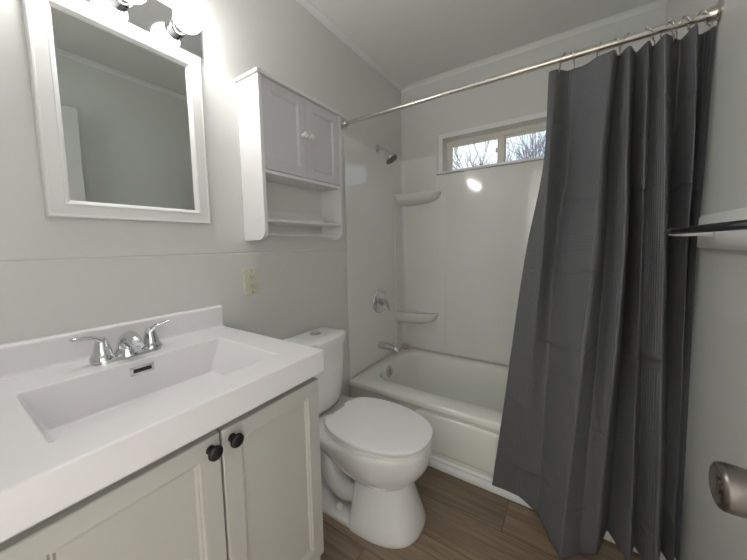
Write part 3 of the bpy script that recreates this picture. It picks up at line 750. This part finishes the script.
# ================================================================== TOILET
YT = -1.120
tl = thing('toilet', (0.35, YT, 0), 'white two-piece toilet with closed lid between vanity and tub', 'toilet')
LIDP = [(0.252, 0.0), (0.250, 0.060), (0.253, 0.108), (0.262, 0.126), (0.300, 0.150), (0.370, 0.171), (0.450, 0.177), (0.530, 0.169), (0.600, 0.148), (0.655, 0.117), (0.688, 0.078), (0.704, 0.036), (0.708, 0.0)]
def plan(P, z, sx=1.0, sy=1.0, cx=0.46, dx=0.0, n=3):
    half = catmull([(x, y, 0) for x, y in P], n)
    up = [(cx + (p.x - cx) * sx + dx, YT + max(p.y, 0) * sy, z) for p in half]
    dn = [(a, 2 * YT - y, z) for a, y, _ in reversed(up[1:-1])]
    return up + dn
b = BM()
loft(b, [plan(LIDP, 0.4035, .965, .95), plan(LIDP, 0.4045, .985, .98), plan(LIDP, 0.4075), plan(LIDP, 0.416), plan(LIDP, 0.4195, .988, .98), plan(LIDP, 0.4205, .93, .90), plan(LIDP, 0.422, .6, .6)])
finish('lid', b, M_seat, tl, 28)
b = BM()
loft(b, [plan(LIDP, 0.3855, .955, .94), plan(LIDP, 0.3875, .99, .985), plan(LIDP, 0.3895, 1, 1), plan(LIDP, 0.3965, 1, 1), plan(LIDP, 0.3985, .985, .975), plan(LIDP, 0.3990, .94, .93), plan(LIDP, 0.4034, .93, .92)])
finish('seat', b, M_seat, tl, 28)
for s in (-1, 1):
    b = BM(); box(b, 0.222, 0.262, YT + s * 0.075 - 0.022, YT + s * 0.075 + 0.022, 0.386, 0.410, 0.006, 3); finish('hinge', b, M_seat, tl, 50)
def egg(xb, xf, hw, z, nb=3.0, nf=2.0, xm=None, n=56):
    xm = xb + (xf - xb) * 0.45 if xm is None else xm; out = []
    for k in range(n):
        a = 2 * PI * k / n; c, s = math.cos(a), math.sin(a); e_ = nf if c > 0 else nb
        cc = abs(c) ** (2 / e_); ss = abs(s) ** (2 / e_)
        out.append((xm + (xf - xm) * cc if c > 0 else xm - (xm - xb) * cc, YT + hw * (ss if s > 0 else -ss), z))
    return out
b = BM()
# bowl: flat rim down to where it meets the front column
loft(b, [egg(0.06, 0.700, 0.168, 0.384, 4, 2.0, .45), egg(0.055, 0.706, 0.174, 0.378, 4, 2, .45), egg(0.055, 0.707, 0.176, 0.362, 4, 2, .45), egg(0.06, 0.706, 0.175, 0.348, 4, 2, .45), egg(0.09, 0.704, 0.174, 0.335, 3.5, 2, .45),
         egg(0.15, 0.700, 0.170, 0.310, 3, 2, .45), egg(0.18, 0.688, 0.163, 0.283, 2.6, 2, .46), egg(0.21, 0.664, 0.149, 0.246, 2.4, 2, .47),
         egg(0.24, 0.632, 0.126, 0.212, 2.3, 2, .47), egg(0.28, 0.60, 0.102, 0.192, 2.2, 2, .47), egg(0.33, 0.57, 0.08, 0.182, 2.2, 2, .47)], True, True)
finish('bowl', b, M_porcelain, tl, 60)
b = BM()
# pedestal: front column flaring to the foot
loft(b, [egg(0.402, 0.670, 0.150, 0.0, 14, 2.5, .43), egg(0.402, 0.674, 0.152, 0.008, 14, 2.5, .43), egg(0.402, 0.673, 0.151, 0.025, 14, 2.5, .43), egg(0.402, 0.662, 0.144, 0.06, 14, 2.4, .43), egg(0.402, 0.646, 0.130, 0.11, 12, 2.3, .44),
         egg(0.400, 0.632, 0.116, 0.16, 10, 2.2, .45), egg(0.398, 0.622, 0.106, 0.205, 8, 2.1, .46), egg(0.395, 0.615, 0.099, 0.25, 6, 2.1, .46)])
finish('pedestal', b, M_porcelain, tl, 60)
b = BM()
# rear foot slab with a raised edge
loft(b, [egg(0.09, 0.50, 0.146, 0.0, 6, 6, .3), egg(0.09, 0.50, 0.147, 0.006, 6, 6, .3), egg(0.092, 0.50, 0.146, 0.022, 6, 6, .3), egg(0.098, 0.49, 0.138, 0.030, 6, 6, .3), egg(0.12, 0.47, 0.10, 0.034, 6, 6, .3)])
finish('foot', b, M_porcelain, tl, 50)
b = BM()
for s in (-1, 1):
    tube(b, catmull([(0.45, YT + s * .060, 0.15), (0.35, YT + s * .076, 0.105), (0.26, YT + s * .075, 0.14), (0.21, YT + s * .065, 0.23), (0.20, YT + s * .06, 0.33)], 6), [0.034, 0.036, 0.038, 0.040, 0.042, 0.044, 0.046] + [0.048] * 18, 18)
loft(b, [egg(0.12, 0.42, 0.055, 0.02, 3, 3), egg(0.12, 0.42, 0.055, 0.35, 3, 3)])
finish('trapway', b, M_porcelain, tl, 60)
for s in (-1, 1):
    b = BM(); sphere(b, (0.322, YT + s * 0.114, 0.036), 0.018, 1, 1, 1.0, 18, 12); finish('bolt_cap', b, M_porcbolt, tl, 60)
def bow(x0, xs, xf, hw, z, r=0.035, n=10, hb=None):
    """tank plan: flat back, rounded bow front"""
    hb = hw if hb is None else hb
    P = [(x0, 0.0), (x0, hb * .6), (x0 + .002, hb - .010), (x0 + .012, hb), (x0 + (xs - x0) * .6, hw * .99), (xs, hw * .93), (xs + (xf - xs) * .45, hw * .80), (xs + (xf - xs) * .85, hw * .45), (xf, 0.0)]
    half = catmull([(x, y, 0) for x, y in P], 4); up = [(p.x, YT + max(0, p.y), z) for p in half]
    return up + [(a, 2 * YT - y, z) for a, y, _ in reversed(up[1:-1])]
b = BM()
loft(b, [bow(0.035, .13, .165, .110, .388), bow(0.028, .14, .180, .124, .394), bow(0.024, .150, .192, .133, .42), bow(0.018, .160, .205, .141, .55), bow(0.015, .165, .212, .147, .715)])
finish('tank', b, M_porcelain, tl, 50)
b = BM()
loft(b, [bow(0.013, .166, .214, .148, .7155), bow(0.008, .172, .222, .155, .7165), bow(0.008, .172, .224, .156, .745), bow(0.010, .170, .221, .153, .754), bow(0.020, .160, .208, .144, .759), bow(0.05, .12, .15, .09, .7605)])
tlid = finish('tank_lid', b, M_porcelain, tl, 50)
b = BM(); lathe(b, (0.098, YT, 0.7600), (0, 0, 1), [(0, 0.028), (0.004, 0.028), (0.006, 0.024), (0.0065, 0.0)], 28); fb = finish('flush_button', b, M_chrome, tlid, 40)
b = BM(); lathe(b, (0.098, YT, 0.7660), (0, 0, 1), [(0, 0.017), (0.004, 0.016), (0.005, 0.0)], 28); finish('inner_button', b, M_chrome, fb, 40)

# ================================================================== TOWEL BAR on the right wall
tb = thing('towel_bar', (W, -1.10, 1.176), 'chrome towel bar on a white painted board beside the curtain', 'towel bar')
b = BM()
loft(b, [[(x, y, z) for x, z in ((W - .0005, 1.172), (W - .019, 1.172), (W - .022, 1.176), (W - .022, 1.268), (W - .016, 1.276), (W - .0005, 1.278))] for y in (-1.54, -0.775)])
finish('mounting_board', b, M_trim, tb, 40)
for y, s in ((-0.872, 1), (-1.46, -1)):
    b = BM(); tube(b, catmull([(W - .020, y - s * .035, 1.225), (W - .050, y - s * .020, 1.222), (W - .080, y - s * .006, 1.222), (1.412, y, 1.225)], 5), [0.024, 0.021, 0.018, 0.016, 0.014, 0.013] + [0.012] * 10, 14)
    finish('bracket', b, M_trim, tb, 50)
b = BM(); lathe(b, (1.4105, -0.850, 1.2255), (0, -1, 0), [(0, 0.004), (0.003, 0.0085), (0.03, 0.0095), (0.62, 0.0095), (0.635, 0.008), (0.64, 0.003)], 20); finish('bar', b, M_chrome, tb, 40)

# ================================================================== OPEN DOOR with its knob (against the right wall)
b = BM(); DXf = 1.388
box(b, DXf, DXf + 0.035, D + 0.02, -1.575, 0.012, 2.045, 0.002, 1)
dr1 = struct('door_1', b, M_doorpaint)
kn = BM(); ky, kz = -1.640, 0.890
lathe(kn, (DXf, ky, kz), (-1, 0, 0), [(0, 0.033), (0.003, 0.033), (0.007, 0.028), (0.009, 0.014), (0.020, 0.0125), (0.026, 0.016), (0.036, 0.025), (0.046, 0.0275), (0.062, 0.0285), (0.068, 0.0275)], 36, True)
k1 = finish('door_knob', kn, M_knob, dr1, 40)
b = BM(); lathe(b, (DXf - 0.0675, ky, kz), (-1, 0, 0), [(0, 0.0280), (0.003, 0.0265), (0.005, 0.0225), (0.003, 0.020), (0.0015, 0.017), (0.001, 0.0)], 36); kf = finish('knob_face', b, M_darknickel, k1, 40)
b = BM(); lathe(b, (DXf - 0.069, ky, kz), (-1, 0, 0), [(0, 0.010), (0.003, 0.010), (0.004, 0.008), (0.004, 0.0)], 24); box(b, DXf - .0755, DXf - .0725, ky - .0015, ky + .0015, kz - .007, kz + .007); finish('privacy_button', b, M_darknickel, kf, 40)
